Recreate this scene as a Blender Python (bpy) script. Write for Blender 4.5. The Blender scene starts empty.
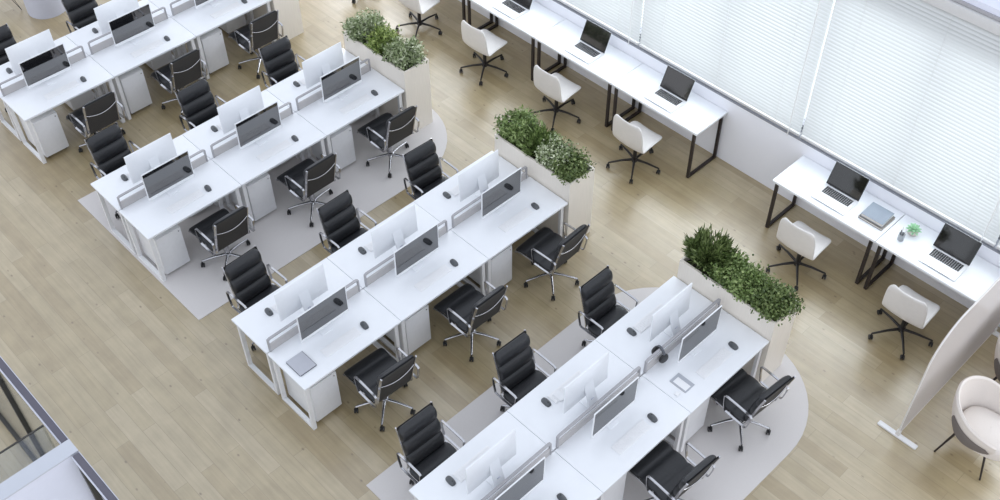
import bpy, bmesh, math, random
from mathutils import Vector, Matrix
random.seed(7)
PI = math.pi
scene = bpy.context.scene
COL = scene.collection

# ------------------------------------------------------------------ camera
F_PX, PITCH, YAW, ROLL, CAM_H = 1097.2227, 0.816915688, 0.808814557, -0.00934371059, 9.15710496
fw = Vector((math.cos(YAW)*math.cos(PITCH), math.sin(YAW)*math.cos(PITCH), -math.sin(PITCH)))
rt = Vector((math.sin(YAW), -math.cos(YAW), 0)); up = rt.cross(fw)
r2 = rt*math.cos(ROLL)+up*math.sin(ROLL); u2 = -rt*math.sin(ROLL)+up*math.cos(ROLL)
cam_data = bpy.data.cameras.new('camera'); cam = bpy.data.objects.new('camera', cam_data); COL.objects.link(cam)
cam_data.sensor_fit = 'HORIZONTAL'; cam_data.sensor_width = 36.0; cam_data.lens = F_PX*36/1000
cam_data.clip_start = 0.05; cam_data.clip_end = 200
m = Matrix((r2, u2, -fw)).transposed().to_4x4(); m.translation = Vector((0, 0, CAM_H)); cam.matrix_world = m
scene.camera = cam

def in_view(pts, margin=25):
    """True when any of the points lies inside the frame (used only to leave out what the photo shows nothing of)"""
    xs, ys = [], []
    for p in pts:
        d = Vector(p)-Vector((0, 0, CAM_H)); z = d.dot(fw)
        if z < .1: continue
        xs.append(500+F_PX*d.dot(r2)/z); ys.append(250-F_PX*d.dot(u2)/z)
    return bool(xs) and max(xs) > -margin and min(xs) < 1000+margin and max(ys) > -margin and min(ys) < 500+margin

# ------------------------------------------------------------------ materials
def mat(name, color, rough=.5, metal=0., spec=.5, noise=.04, nscale=20, bump=0., bscale=200, coat=0., aniso=None, ior=None):
    mt = bpy.data.materials.new(name); mt.use_nodes = True
    nt = mt.node_tree; b = nt.nodes['Principled BSDF']
    b.inputs['Roughness'].default_value = rough; b.inputs['Metallic'].default_value = metal
    b.inputs['Specular IOR Level'].default_value = spec
    if coat: b.inputs['Coat Weight'].default_value = coat
    if ior: b.inputs['IOR'].default_value = ior
    tc = nt.nodes.new('ShaderNodeTexCoord'); mp = nt.nodes.new('ShaderNodeMapping')
    nt.links.new(tc.outputs['Object'], mp.inputs[0])
    if aniso: mp.inputs['Scale'].default_value = aniso
    n = nt.nodes.new('ShaderNodeTexNoise'); n.inputs['Scale'].default_value = nscale; n.inputs['Detail'].default_value = 3
    nt.links.new(mp.outputs[0], n.inputs['Vector'])
    cr = nt.nodes.new('ShaderNodeValToRGB')
    cr.color_ramp.elements[0].position = .3; cr.color_ramp.elements[1].position = .7
    cr.color_ramp.elements[0].color = [c*(1-noise) for c in color]+[1]
    cr.color_ramp.elements[1].color = [min(1, c*(1+noise)) for c in color]+[1]
    nt.links.new(n.outputs['Fac'], cr.inputs[0]); nt.links.new(cr.outputs[0], b.inputs['Base Color'])
    if bump:
        n2 = nt.nodes.new('ShaderNodeTexNoise'); n2.inputs['Scale'].default_value = bscale
        nt.links.new(tc.outputs['Object'], n2.inputs['Vector'])
        bp = nt.nodes.new('ShaderNodeBump'); bp.inputs['Strength'].default_value = bump; bp.inputs['Distance'].default_value = .002
        nt.links.new(n2.outputs['Fac'], bp.inputs['Height']); nt.links.new(bp.outputs[0], b.inputs['Normal'])
    return mt

def srgb(r, g, b):
    f = lambda v: (v/255/12.92) if v/255 <= .04045 else ((v/255+.055)/1.055)**2.4
    return (f(r), f(g), f(b))

M = {}
M['desk'] = mat('white_laminate', (.80, .82, .85), .32, nscale=8, noise=.01)
M['white_metal'] = mat('white_powder_coat', (.80, .80, .81), .4, noise=.015)
M['ped'] = mat('white_cabinet', (.78, .785, .80), .4, noise=.015)
M['ped_front'] = mat('white_cabinet_front', (.76, .765, .785), .35, noise=.02)
M['divider'] = mat('grey_acoustic_felt', (.47, .455, .455), .9, noise=.05, nscale=300, bump=.3)
M['divider_frame'] = mat('grey_frame', (.36, .355, .37), .5)
M['leather'] = mat('black_leather', (.018, .019, .022), .38, noise=.15, nscale=60, bump=.25, bscale=350)
M['chair_mesh'] = mat('dark_grey_mesh', (.040, .037, .035), .7, noise=.12, nscale=400, bump=.3, bscale=500)
M['chrome'] = mat('polished_aluminium', (.52, .52, .54), .2, metal=1., noise=.03)
M['black_metal'] = mat('black_metal', (.012, .010, .010), .38, noise=.15, nscale=40)
M['brown_metal'] = mat('dark_brown_metal', (.018, .012, .011), .4, noise=.15, nscale=40)
M['black_plastic'] = mat('black_plastic', (.012, .012, .013), .4, noise=.1)
M['screen'] = mat('black_glass_screen', (.010, .010, .012), .04, noise=.1, ior=2.5)
M['laptop_screen'] = mat('laptop_glass_screen', (.012, .011, .011), .06, noise=.1, ior=1.7)
M['imac'] = mat('white_aluminium', (.81, .83, .86), .3, noise=.01)
M['silver'] = mat('silver_aluminium', (.78, .79, .81), .32, metal=.15, noise=.02)
M['key_white'] = mat('white_keys', (.81, .815, .83), .5, noise=.01)
M['mouse'] = mat('graphite_plastic', (.085, .092, .10), .3, noise=.05)
M['shell'] = mat('warm_white_shell', (.70, .68, .66), .45, noise=.02)
M['planter'] = mat('pale_birch_laminate', srgb(231, 224, 213), .5, noise=.03, nscale=6, aniso=(14, 14, .6))
M['soil'] = mat('potting_soil', (.035, .025, .018), .95, noise=.4, nscale=60, bump=.8, bscale=80)
M['mat_fabric'] = mat('light_grey_carpet_tile', srgb(209, 205, 203), .95, noise=.03, nscale=250, bump=.2, bscale=400)
M['wall'] = mat('white_painted_wall', (.82, .83, .88), .7, noise=.01, nscale=3)
M['frame_grey'] = mat('grey_window_frame', (.24, .25, .28), .45, noise=.04)
M['headrail'] = mat('light_grey_headrail', (.58, .58, .58), .5, noise=.02)
M['fabric_light'] = mat('cream_upholstery', srgb(218, 211, 205), .9, noise=.04, nscale=250, bump=.3, bscale=300)
M['fabric_grey'] = mat('grey_upholstery', srgb(118, 112, 110), .9, noise=.06, nscale=250, bump=.3, bscale=300)
M['rail'] = mat('slate_metal', srgb(88, 86, 98), .45, noise=.04)
M['rail_dark'] = mat('dark_bronze_metal', srgb(56, 54, 50), .5, noise=.05)
M['book_grey'] = mat('blue_grey_cover', srgb(132, 142, 154), .5, noise=.02)
M['book_dark'] = mat('slate_cover', srgb(112, 118, 126), .5, noise=.03)
M['book_tan'] = mat('taupe_cover', srgb(120, 114, 106), .5, noise=.03)
M['paper'] = mat('paper_edge', (.72, .70, .66), .8, noise=.06, nscale=5, aniso=(1, 1, 400))
M['notebook'] = mat('grey_notebook_cover', srgb(178, 180, 188), .5, noise=.02)
M['grey_dark'] = mat('dark_grey_band', srgb(92, 95, 102), .5, noise=.03)
M['tablet_grey'] = mat('grey_folder', srgb(172, 176, 184), .5, noise=.02)
M['cup'] = mat('grey_concrete', srgb(165, 170, 174), .8, noise=.08, nscale=50)
M['terra'] = mat('pale_stone_pot', srgb(205, 198, 188), .8, noise=.05, nscale=40)
M['succ'] = mat('mint_succulent_leaf', srgb(150, 196, 156), .5, noise=.2, nscale=30)
M['pen'] = mat('white_pen', (.75, .75, .75), .4, noise=.02)
M['stem'] = mat('plant_stem', (.07, .055, .025), .8, noise=.2)
M['oak_ledge'] = mat('tan_wood_panel', srgb(206, 184, 160), .5, noise=.08, nscale=4, aniso=(1, .6, 12))
M['lav'] = mat('lavender_white_paint', srgb(216, 219, 232), .6, noise=.01)
M['dim_top'] = mat('wall_top_dimmed_grey', srgb(190, 194, 203), .5, noise=.01)  # greyer wall tone, dimmer light on the wall top put into the colour
M['column'] = mat('pale_lavender_lacquer', srgb(196, 199, 212), .5, noise=.01)

def glass_mat(name, tint, trans=.85, rough=.02):
    mt = bpy.data.materials.new(name); mt.use_nodes = True; nt = mt.node_tree; nt.nodes.clear()
    out = nt.nodes.new('ShaderNodeOutputMaterial'); mx = nt.nodes.new('ShaderNodeMixShader')
    tr = nt.nodes.new('ShaderNodeBsdfTransparent'); tr.inputs[0].default_value = (*tint, 1)
    gl = nt.nodes.new('ShaderNodeBsdfGlossy'); gl.inputs['Roughness'].default_value = rough
    fr = nt.nodes.new('ShaderNodeLayerWeight'); fr.inputs[0].default_value = .12
    nt.links.new(fr.outputs[1], mx.inputs[0]); nt.links.new(tr.outputs[0], mx.inputs[1]); nt.links.new(gl.outputs[0], mx.inputs[2])
    nt.links.new(mx.outputs[0], out.inputs[0]); return mt
M['glass'] = glass_mat('clear_glass', (.93, .95, .96))

def sheer_mat(name, color, alpha, transl):
    mt = bpy.data.materials.new(name); mt.use_nodes = True; nt = mt.node_tree; nt.nodes.clear()
    out = nt.nodes.new('ShaderNodeOutputMaterial')
    tc = nt.nodes.new('ShaderNodeTexCoord'); n = nt.nodes.new('ShaderNodeTexNoise'); n.inputs['Scale'].default_value = 60
    nt.links.new(tc.outputs['Object'], n.inputs['Vector'])
    cr = nt.nodes.new('ShaderNodeValToRGB')
    cr.color_ramp.elements[0].color = [c*.97 for c in color]+[1]; cr.color_ramp.elements[1].color = list(color)+[1]
    nt.links.new(n.outputs['Fac'], cr.inputs[0])
    d = nt.nodes.new('ShaderNodeBsdfDiffuse'); t = nt.nodes.new('ShaderNodeBsdfTranslucent'); tr = nt.nodes.new('ShaderNodeBsdfTransparent')
    nt.links.new(cr.outputs[0], d.inputs[0]); nt.links.new(cr.outputs[0], t.inputs[0])
    m1 = nt.nodes.new('ShaderNodeMixShader'); m1.inputs[0].default_value = transl
    nt.links.new(d.outputs[0], m1.inputs[1]); nt.links.new(t.outputs[0], m1.inputs[2])
    m2 = nt.nodes.new('ShaderNodeMixShader'); m2.inputs[0].default_value = alpha
    nt.links.new(tr.outputs[0], m2.inputs[1]); nt.links.new(m1.outputs[0], m2.inputs[2])
    nt.links.new(m2.outputs[0], out.inputs[0]); return mt
M['blind'] = sheer_mat('white_translucent_slat', (.655, .675, .675), 1.0, .07)
M['sheer'] = sheer_mat('sheer_greige_fabric', srgb(212, 206, 203), .68, .3)

def leaf_mat(name, dark, mid, light):
    mt = bpy.data.materials.new(name); mt.use_nodes = True; nt = mt.node_tree; b = nt.nodes['Principled BSDF']
    at = nt.nodes.new('ShaderNodeAttribute'); at.attribute_name = 'tint'
    cr = nt.nodes.new('ShaderNodeValToRGB'); e = cr.color_ramp.elements
    e[0].color = [*dark, 1]; e[1].color = [*light, 1]; k = e.new(.5); k.color = [*mid, 1]
    nt.links.new(at.outputs['Fac'], cr.inputs[0]); nt.links.new(cr.outputs[0], b.inputs['Base Color'])
    b.inputs['Roughness'].default_value = .5
    return mt
M['leaf_green'] = leaf_mat('green_leaf', srgb(68, 90, 44), srgb(112, 134, 72), srgb(160, 176, 118))
M['leaf_silver'] = leaf_mat('silvery_leaf', srgb(84, 102, 60), srgb(142, 156, 112), srgb(218, 222, 196))
M['leaf_dark'] = leaf_mat('dark_leaf', srgb(58, 76, 38), srgb(94, 112, 58), srgb(146, 160, 106))
M['leaf_lime'] = leaf_mat('fresh_leaf', srgb(84, 106, 46), srgb(126, 146, 72), srgb(178, 190, 118))

def floor_mat():
    mt = bpy.data.materials.new('oak_plank_floor'); mt.use_nodes = True; nt = mt.node_tree; N = nt.nodes; L = nt.links
    b = N['Principled BSDF']
    tc = N.new('ShaderNodeTexCoord'); mp = N.new('ShaderNodeMapping'); mp.inputs['Rotation'].default_value = (0, 0, -PI/2)
    mp.inputs['Location'].default_value = (.28, .03, 0)
    L.new(tc.outputs['Object'], mp.inputs[0])
    br = N.new('ShaderNodeTexBrick'); br.offset = .37; br.offset_frequency = 2; br.squash = 1
    br.inputs['Scale'].default_value = 1; br.inputs['Mortar Size'].default_value = .0024; br.inputs['Mortar Smooth'].default_value = .3
    br.inputs['Brick Width'].default_value = 1.28; br.inputs['Row Height'].default_value = .15; br.inputs['Bias'].default_value = 0
    br.inputs['Color1'].default_value = (0, 0, 0, 1); br.inputs['Color2'].default_value = (1, 1, 1, 1); br.inputs['Mortar'].default_value = (.5, .5, .5, 1)
    L.new(mp.outputs[0], br.inputs['Vector'])
    ramp = N.new('ShaderNodeValToRGB'); e = ramp.color_ramp.elements
    e[0].color = [*srgb(163, 145, 108), 1]; e[1].color = [*srgb(182, 167, 135), 1]
    k = e.new(.5); k.color = [*srgb(173, 157, 121), 1]
    L.new(br.outputs['Color'], ramp.inputs[0])
    # long grain along the planks
    mp2 = N.new('ShaderNodeMapping'); mp2.inputs['Scale'].default_value = (26, 1.6, 1); L.new(tc.outputs['Object'], mp2.inputs[0])
    g = N.new('ShaderNodeTexNoise'); g.inputs['Scale'].default_value = 1.0; g.inputs['Detail'].default_value = 5; g.inputs['Roughness'].default_value = .6
    L.new(mp2.outputs[0], g.inputs['Vector'])
    gr = N.new('ShaderNodeValToRGB'); gr.color_ramp.elements[0].position = .3; gr.color_ramp.elements[1].position = .75
    gr.color_ramp.elements[0].color = (.80, .785, .75, 1); gr.color_ramp.elements[1].color = (1.04, 1.04, 1.05, 1)
    L.new(g.outputs['Fac'], gr.inputs[0])
    m1 = N.new('ShaderNodeMixRGB'); m1.blend_type = 'MULTIPLY'; m1.inputs[0].default_value = 1
    L.new(ramp.outputs[0], m1.inputs[1]); L.new(gr.outputs[0], m1.inputs[2])
    # soft cloudiness
    c = N.new('ShaderNodeTexNoise'); c.inputs['Scale'].default_value = 4.5; c.inputs['Detail'].default_value = 5; L.new(tc.outputs['Object'], c.inputs['Vector'])
    cr = N.new('ShaderNodeValToRGB'); cr.color_ramp.elements[0].position = .35; cr.color_ramp.elements[1].position = .7
    cr.color_ramp.elements[0].color = (.89, .88, .86, 1); cr.color_ramp.elements[1].color = (1.03, 1.03, 1.03, 1)
    L.new(c.outputs['Fac'], cr.inputs[0])
    m2 = N.new('ShaderNodeMixRGB'); m2.blend_type = 'MULTIPLY'; m2.inputs[0].default_value = 1
    L.new(m1.outputs[0], m2.inputs[1]); L.new(cr.outputs[0], m2.inputs[2])
    # knots: sparse stretched spots
    mp3 = N.new('ShaderNodeMapping'); mp3.inputs['Scale'].default_value = (8.5, 5.0, 1); L.new(tc.outputs['Object'], mp3.inputs[0])
    v = N.new('ShaderNodeTexVoronoi'); v.inputs['Scale'].default_value = 1; v.inputs['Randomness'].default_value = 1; L.new(mp3.outputs[0], v.inputs['Vector'])
    kr = N.new('ShaderNodeValToRGB'); kr.color_ramp.elements[0].position = .03; kr.color_ramp.elements[1].position = .12
    kr.color_ramp.elements[0].color = (1, 1, 1, 1); kr.color_ramp.elements[1].color = (0, 0, 0, 1)
    L.new(v.outputs['Distance'], kr.inputs[0])
    sel = N.new('ShaderNodeSeparateColor'); L.new(v.outputs['Color'], sel.inputs[0])
    gt = N.new('ShaderNodeMath'); gt.operation = 'GREATER_THAN'; gt.inputs[1].default_value = .42; L.new(sel.outputs[0], gt.inputs[0])
    mul = N.new('ShaderNodeMath'); mul.operation = 'MULTIPLY'; L.new(kr.outputs[0], mul.inputs[0]); L.new(gt.outputs[0], mul.inputs[1])
    mul2 = N.new('ShaderNodeMath'); mul2.operation = 'MULTIPLY'; mul2.inputs[1].default_value = .8; L.new(mul.outputs[0], mul2.inputs[0])
    m3 = N.new('ShaderNodeMixRGB'); m3.inputs[2].default_value = [*srgb(96, 76, 50), 1]
    L.new(mul2.outputs[0], m3.inputs[0]); L.new(m2.outputs[0], m3.inputs[1])
    # seams
    m4 = N.new('ShaderNodeMixRGB'); m4.inputs[2].default_value = [*srgb(120, 104, 78), 1]
    sm = N.new('ShaderNodeMath'); sm.operation = 'MULTIPLY'; sm.inputs[1].default_value = .6; L.new(br.outputs['Fac'], sm.inputs[0])
    L.new(sm.outputs[0], m4.inputs[0]); L.new(m3.outputs[0], m4.inputs[1])
    L.new(m4.outputs[0], b.inputs['Base Color'])
    b.inputs['Roughness'].default_value = .34; b.inputs['IOR'].default_value = 2.2; b.inputs['Specular IOR Level'].default_value = .5
    bp = N.new('ShaderNodeBump'); bp.inputs['Strength'].default_value = .08; bp.inputs['Distance'].default_value = .002
    L.new(g.outputs['Fac'], bp.inputs['Height']); L.new(bp.outputs[0], b.inputs['Normal'])
    return mt
M['floor'] = floor_mat()

# ------------------------------------------------------------------ mesh builder
class MB:
    def __init__(s): s.v = []; s.f = []; s.sm = []
    def add(s, vs, fs, smooth=False):
        o = len(s.v); s.v += [tuple(p) for p in vs]
        for f in fs: s.f.append([i+o for i in f]); s.sm.append(smooth)
    def box(s, x0, x1, y0, y1, z0, z1, bev=0.):
        bm = bmesh.new(); bmesh.ops.create_cube(bm, size=1)
        for v in bm.verts:
            v.co = Vector(((x0+x1)/2+v.co.x*(x1-x0), (y0+y1)/2+v.co.y*(y1-y0), (z0+z1)/2+v.co.z*(z1-z0)))
        if bev: bmesh.ops.bevel(bm, geom=bm.edges[:], offset=bev, segments=2, affect='EDGES', profile=.6)
        s.bm(bm); return s
    def bm(s, bm, smooth=False):
        bm.verts.ensure_lookup_table(); bm.verts.index_update()
        s.add([v.co[:] for v in bm.verts], [[v.index for v in f.verts] for f in bm.faces], smooth); bm.free()
    def tube(s, pts, r, n=8, closed=False, section=None, caps=True, rads=None):
        """tube along pts; section=(w,h) gives a rectangular bar instead (w sideways, h in the bending plane)"""
        pts = [Vector(p) for p in pts]; N = len(pts); rings = []
        nrm = None
        for i, p in enumerate(pts):
            a = pts[(i-1) % N] if (closed or i > 0) else None
            c = pts[(i+1) % N] if (closed or i < N-1) else None
            d1 = (p-a).normalized() if a is not None else None
            d2 = (c-p).normalized() if c is not None else None
            t = ((d1 or d2)+(d2 or d1))
            t = t.normalized() if t.length > 1e-6 else (d2 or d1)
            k = 1.0
            if d1 is not None and d2 is not None:
                k = 1/max(.4, math.sqrt(max(0.05, (1+d1.dot(d2))/2)))
            if nrm is None:
                nrm = t.orthogonal().normalized()
                if section: 
                    # sideways axis: the normal of the path's plane
                    pl = None
                    for q in range(1, N-1):
                        x = (pts[q]-pts[q-1]).cross(pts[q+1]-pts[q])
                        if x.length > 1e-7: pl = x.normalized(); break
                    if pl is None: pl = t.cross(Vector((0, 0, 1)))
                    if pl.length < 1e-6: pl = Vector((1, 0, 0))
                    nrm = pl.normalized()
            nrm = (nrm-t*nrm.dot(t)).normalized(); bi = t.cross(nrm)
            if section:
                w, h = section[0]/2, section[1]/2*k
                rings.append([p+nrm*sx*w+bi*sy*h for sx, sy in ((1, 1), (1, -1), (-1, -1), (-1, 1))])
            else:
                rr = rads[i] if rads else r
                rings.append([p+(nrm*math.cos(2*PI*j/n)+bi*math.sin(2*PI*j/n)*1.0)*rr for j in range(n)])
        n = len(rings[0]); vs = [v for g in rings for v in g]; fs = []
        for i in range(N if closed else N-1):
            for j in range(n):
                a, b_ = i*n+j, i*n+(j+1) % n; c, d = ((i+1) % N)*n+(j+1) % n, ((i+1) % N)*n+j
                fs.append([a, d, c, b_])
        if not closed and caps: fs += [list(range(n)), list(range((N-1)*n, N*n))[::-1]]
        s.add(vs, fs, not section); return s
    def lathe(s, prof, c=(0, 0, 0), n=20, axis='z'):
        """prof: (r,h) pairs"""
        vs = []; fs = []; cx, cy, cz = c
        for r, h in prof:
            for j in range(n):
                a = 2*PI*j/n; p = (r*math.cos(a), r*math.sin(a), h)
                if axis == 'x': p = (h, p[0], p[1])
                if axis == 'y': p = (p[0], h, p[1])
                vs.append((p[0]+cx, p[1]+cy, p[2]+cz))
        for i in range(len(prof)-1):
            for j in range(n): fs.append([i*n+j, i*n+(j+1) % n, (i+1)*n+(j+1) % n, (i+1)*n+j])
        fs.append(list(range(n))[::-1]); fs.append(list(range((len(prof)-1)*n, len(prof)*n)))
        s.add(vs, fs, True); return s
    def prism(s, poly, z0, z1):
        n = len(poly)
        s.add([(x, y, z0) for x, y in poly]+[(x, y, z1) for x, y in poly],
              [list(range(n))[::-1], list(range(n, 2*n))]+[[i, (i+1) % n, n+(i+1) % n, n+i] for i in range(n)]); return s
    def grid(s, rows, smooth=True, wrap=False):
        """rows: lists of equal length"""
        nr, nc = len(rows), len(rows[0]); vs = [p for r_ in rows for p in r_]
        fs = [[i*nc+j, i*nc+(j+1) % nc, (i+1)*nc+(j+1) % nc, (i+1)*nc+j] for i in range(nr-1) for j in range(nc if wrap else nc-1)]
        s.add(vs, fs, smooth); return s
    def xform(s, mt):
        s.v = [tuple(mt @ Vector(p)) for p in s.v]; return s
    def build(s, name, material, parent=None, loc=None, rotz=None, recalc=True):
        me = bpy.data.meshes.new(name); me.from_pydata(s.v, [], s.f); me.polygons.foreach_set('use_smooth', s.sm)
        if recalc:
            bm = bmesh.new(); bm.from_mesh(me); bmesh.ops.recalc_face_normals(bm, faces=bm.faces[:]); bm.to_mesh(me); bm.free()
        me.materials.append(material if not isinstance(material, str) else M[material])
        try: me.set_sharp_from_angle(angle=math.radians(50))
        except Exception: pass
        o = bpy.data.objects.new(name, me); COL.objects.link(o)
        if parent is not None: o.parent = parent
        if loc is not None: o.location = loc
        if rotz is not None: o.rotation_euler = (0, 0, rotz)
        return o

def tag(o, label, cat, group=None):
    o['label'] = label; o['category'] = cat
    if group: o['group'] = group
    return o
def thing(name, label='', cat='', loc=(0, 0, 0), rotz=0, group=None):
    o = bpy.data.objects.new(name, None); COL.objects.link(o); o.location = loc; o.rotation_euler = (0, 0, rotz); o.empty_display_size = .1
    return tag(o, label, cat, group)
def struct(o): o['kind'] = 'structure'; return o
def dup(o, parent=None):
    kids = list(o.children); c = o.copy(); COL.objects.link(c)
    if parent is not None: c.parent = parent
    for k in kids: dup(k, c)
    return c
_first = {}
def place(maker, loc, rotz, label, cat, group):
    """the first call builds the thing, every later call copies it with its parts"""
    if maker not in _first: _first[maker] = o = maker()
    else: o = dup(_first[maker])
    o.location = loc; o.rotation_euler = (0, 0, rotz)
    return tag(o, label, cat, group)

# ------------------------------------------------------------------ furniture makers (local origin on the thing's base)
W, DEPTH, TOP = 1.200, .602, .742

def make_desk():
    """user sits at -y side; x 0..W, y 0..DEPTH"""
    t = thing('office_desk')
    MB().box(.002, W-.002, 0, DEPTH-.006, TOP-.026, TOP, .003).build('desktop', 'desk', t)
    for x in (.045, W-.045):
        MB().tube([(x, .055, .02), (x, .055, TOP-.048), (x, DEPTH-.05, TOP-.048), (x, DEPTH-.05, .02)], 0, closed=True, section=(.042, .034)).build('leg_frame', 'white_metal', t)
    b = MB().box(.07, W-.07, DEPTH-.12, DEPTH-.08, TOP-.07, TOP-.027).build('cross_beam', 'white_metal', t)
    # grommet for the cables
    MB().box(.06, W-.06, .20, .23, TOP-.055, TOP-.027).build('stretcher', 'white_metal', t)
    return t

def make_pedestal():
    """front faces -y, origin at front centre on the floor; 0.31 wide"""
    t = thing('drawer_pedestal')
    MB().box(-.155, .155, .018, .48, .045, .60, .003).build('body', 'ped', t)
    MB().box(-.155, .155, 0, .017, .05, .598, .003).build('door', 'ped_front', t)
    MB().lathe([(.008, -.004), (.008, 0)], (.125, 0, .555), 12, 'y').build('lock', 'chrome', t)
    for x in (-.12, .12):
        for y in (.06, .42):
            MB().lathe([(.005, -.016), (.0225, -.014), (.0225, .014), (.005, .016)], (x, y, .0225), 12, 'x').box(x-.006, x+.006, y-.012, y+.012, .03, .046).build('caster', 'black_plastic', t)
    return t

def make_divider():
    t = thing('desk_divider')
    x0, x1, th, z0, z1 = .035, W-.04, .012, TOP+.001, TOP+.185
    a, b = TOP+.098, TOP+.165
    MB().box(x0+.02, x1-.02, -th*.7, th*.7, z0, a).build('panel', 'divider', t)
    f = MB(); f.tube([(x0+.01, 0, z0), (x0+.01, 0, z1-.02), (x0+.03, 0, z1-.01), (x1-.03, 0, z1-.01), (x1-.01, 0, z1-.02), (x1-.01, 0, z0)], 0, section=(.026, .014))
    f.build('frame', 'divider_frame', t)
    return t

def make_computer():
    """all-in-one; screen faces -y; origin on the desk under the screen"""
    t = thing('desktop_computer')
    w, z0, z1 = .292, .072, .458
    tilt = Matrix.Translation((0, 0, .25)) @ Matrix.Rotation(math.radians(1.5), 4, 'X') @ Matrix.Translation((0, 0, -.25))
    # casing: thin rim, gently domed back
    rows = []
    nx, nz = 12, 8
    for i in range(nz+1):
        z = z0+(z1-z0)*i/nz
        rows.append([(-w+2*w*j/nx, .006+.030*math.sin(PI*i/nz)**.6*math.sin(PI*j/nx)**.6, z) for j in range(nx+1)])
    c = MB().grid(rows)
    k = len(rows[0])
    rim = [(j, 0) for j in range(nx+1)]+[(nx, i) for i in range(1, nz+1)]+[(j, nz) for j in range(nx-1, -1, -1)]+[(0, i) for i in range(nz-1, 0, -1)]
    loop = [rows[i][j] for j, i in rim]
    n = len(loop); vs = [(x, y, z) for x, y, z in loop]+[(x, -.004, z) for x, y, z in loop]
    c.add(vs, [[i, (i+1) % n, n+(i+1) % n, n+i] for i in range(n)]+[list(range(n, 2*n))])
    c.xform(tilt).build('casing', 'imac', t)
    MB().box(-w+.010, w-.010, -.0065, -.0042, z0+.040, z1-.010).xform(tilt).build('screen', 'screen', t)
    # bent stand with a cable hole
    st = MB()
    for x0, x1 in ((-.085, -.028), (.028, .085)):
        pass
    prof = [(.030, .30), (.045, .22), (.115, .012), (.110, .004), (-.02, .003)]
    st.tube([(0, y, z) for y, z in prof], 0, section=(.115, .008))
    st.build('stand', 'imac', t)
    MB().lathe([(.020, -.003), (.020, .003)], (0, 0, 0), 16, 'y').xform(Matrix.Translation((0, .090, .105)) @ Matrix.Rotation(math.radians(-18), 4, 'X')).build('cable_grommet', 'column', t)
    return t

def make_keyboard():
    t = thing('keyboard')
    MB().box(-.215, .215, -.058, .058, .0, .007, .002).build('base', 'key_white', t)
    k = MB()
    for r in range(5):
        y = -.047+r*.0205
        if r == 0: xs = [(-.205, -.11), (-.105, .02), (.025, .10), (.105, .205)]
        else:
            n = 17; xs = [(-.205+i*.0242, -.205+i*.0242+.0205) for i in range(n)]
        for a, b in xs: k.box(a, b, y, y+.0165, .0068, .009)
    k.build('keys', 'key_white', t)
    return t

def make_mouse():
    t = thing('computer_mouse')
    rows = []
    for i in range(9):
        a = PI*i/8; yy = -.055*math.cos(a); wd = .031*math.sin(a)**.45+.001; h = .034*math.sin(a)**.55*(1.0+.12*math.cos(a))
        rows.append([(wd*math.cos(PI*j/8), yy, .001+h*math.sin(PI*j/8)**.7) for j in range(9)])
    MB().grid(rows).add if False else None
    m_ = MB().grid(rows); m_.add([rows[i][0] for i in range(9)]+[rows[i][8] for i in range(8, -1, -1)], [list(range(18))])
    m_.build('shell', 'mouse', t)
    MB().lathe([(.007, -.003), (.007, .003)], (0, .022, .032), 12, 'x').build('scroll_wheel', 'black_plastic', t)
    return t

def caster_mb(x, y, a):
    mb = MB()
    dx, dy = -math.sin(a), math.cos(a)
    for s_ in (-1, 1):
        w_ = MB().lathe([(.006, -.009), (.026, -.007), (.028, 0), (.026, .007), (.006, .009)], (0, 0, 0), 14, 'x')
        w_.xform(Matrix.Translation((x+math.cos(a+PI/2+0)*s_*.013, y+math.sin(a+PI/2)*s_*.013, .028)) @ Matrix.Rotation(a+PI/2, 4, 'Z'))
        mb.add(w_.v, w_.f, True)
    mb.box(x-.012, x+.012, y-.012, y+.012, .03, .060, .003)
    mb.tube([(x, y, .05), (x, y, .085)], .008, 8)
    return mb

def star_base(t, mat_, R, a0, ztip, zhub, thin=.014):
    b = MB(); b.lathe([(.02, zhub-.045), (.036, zhub-.04), (.038, zhub+.012), (.028, zhub+.02)], (0, 0, 0), 16)
    ends = []
    for k in range(5):
        a = a0+2*PI*k/5; ca, sa = math.cos(a), math.sin(a)
        b.tube([(ca*.02, sa*.02, zhub-.012), (ca*R*.5, sa*R*.5, (zhub+ztip)/2+.004), (ca*R, sa*R, ztip)], .016, 8, rads=[thin*1.35, thin*1.05, thin*.8])
        ends.append((ca*R, sa*R, a))
    bo = b.build('star_base', mat_, t)
    for k, (x, y, a) in enumerate(ends):
        caster_mb(x, y, a+1.1+k*1.7).build('caster', 'black_plastic', bo)
    return bo

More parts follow.
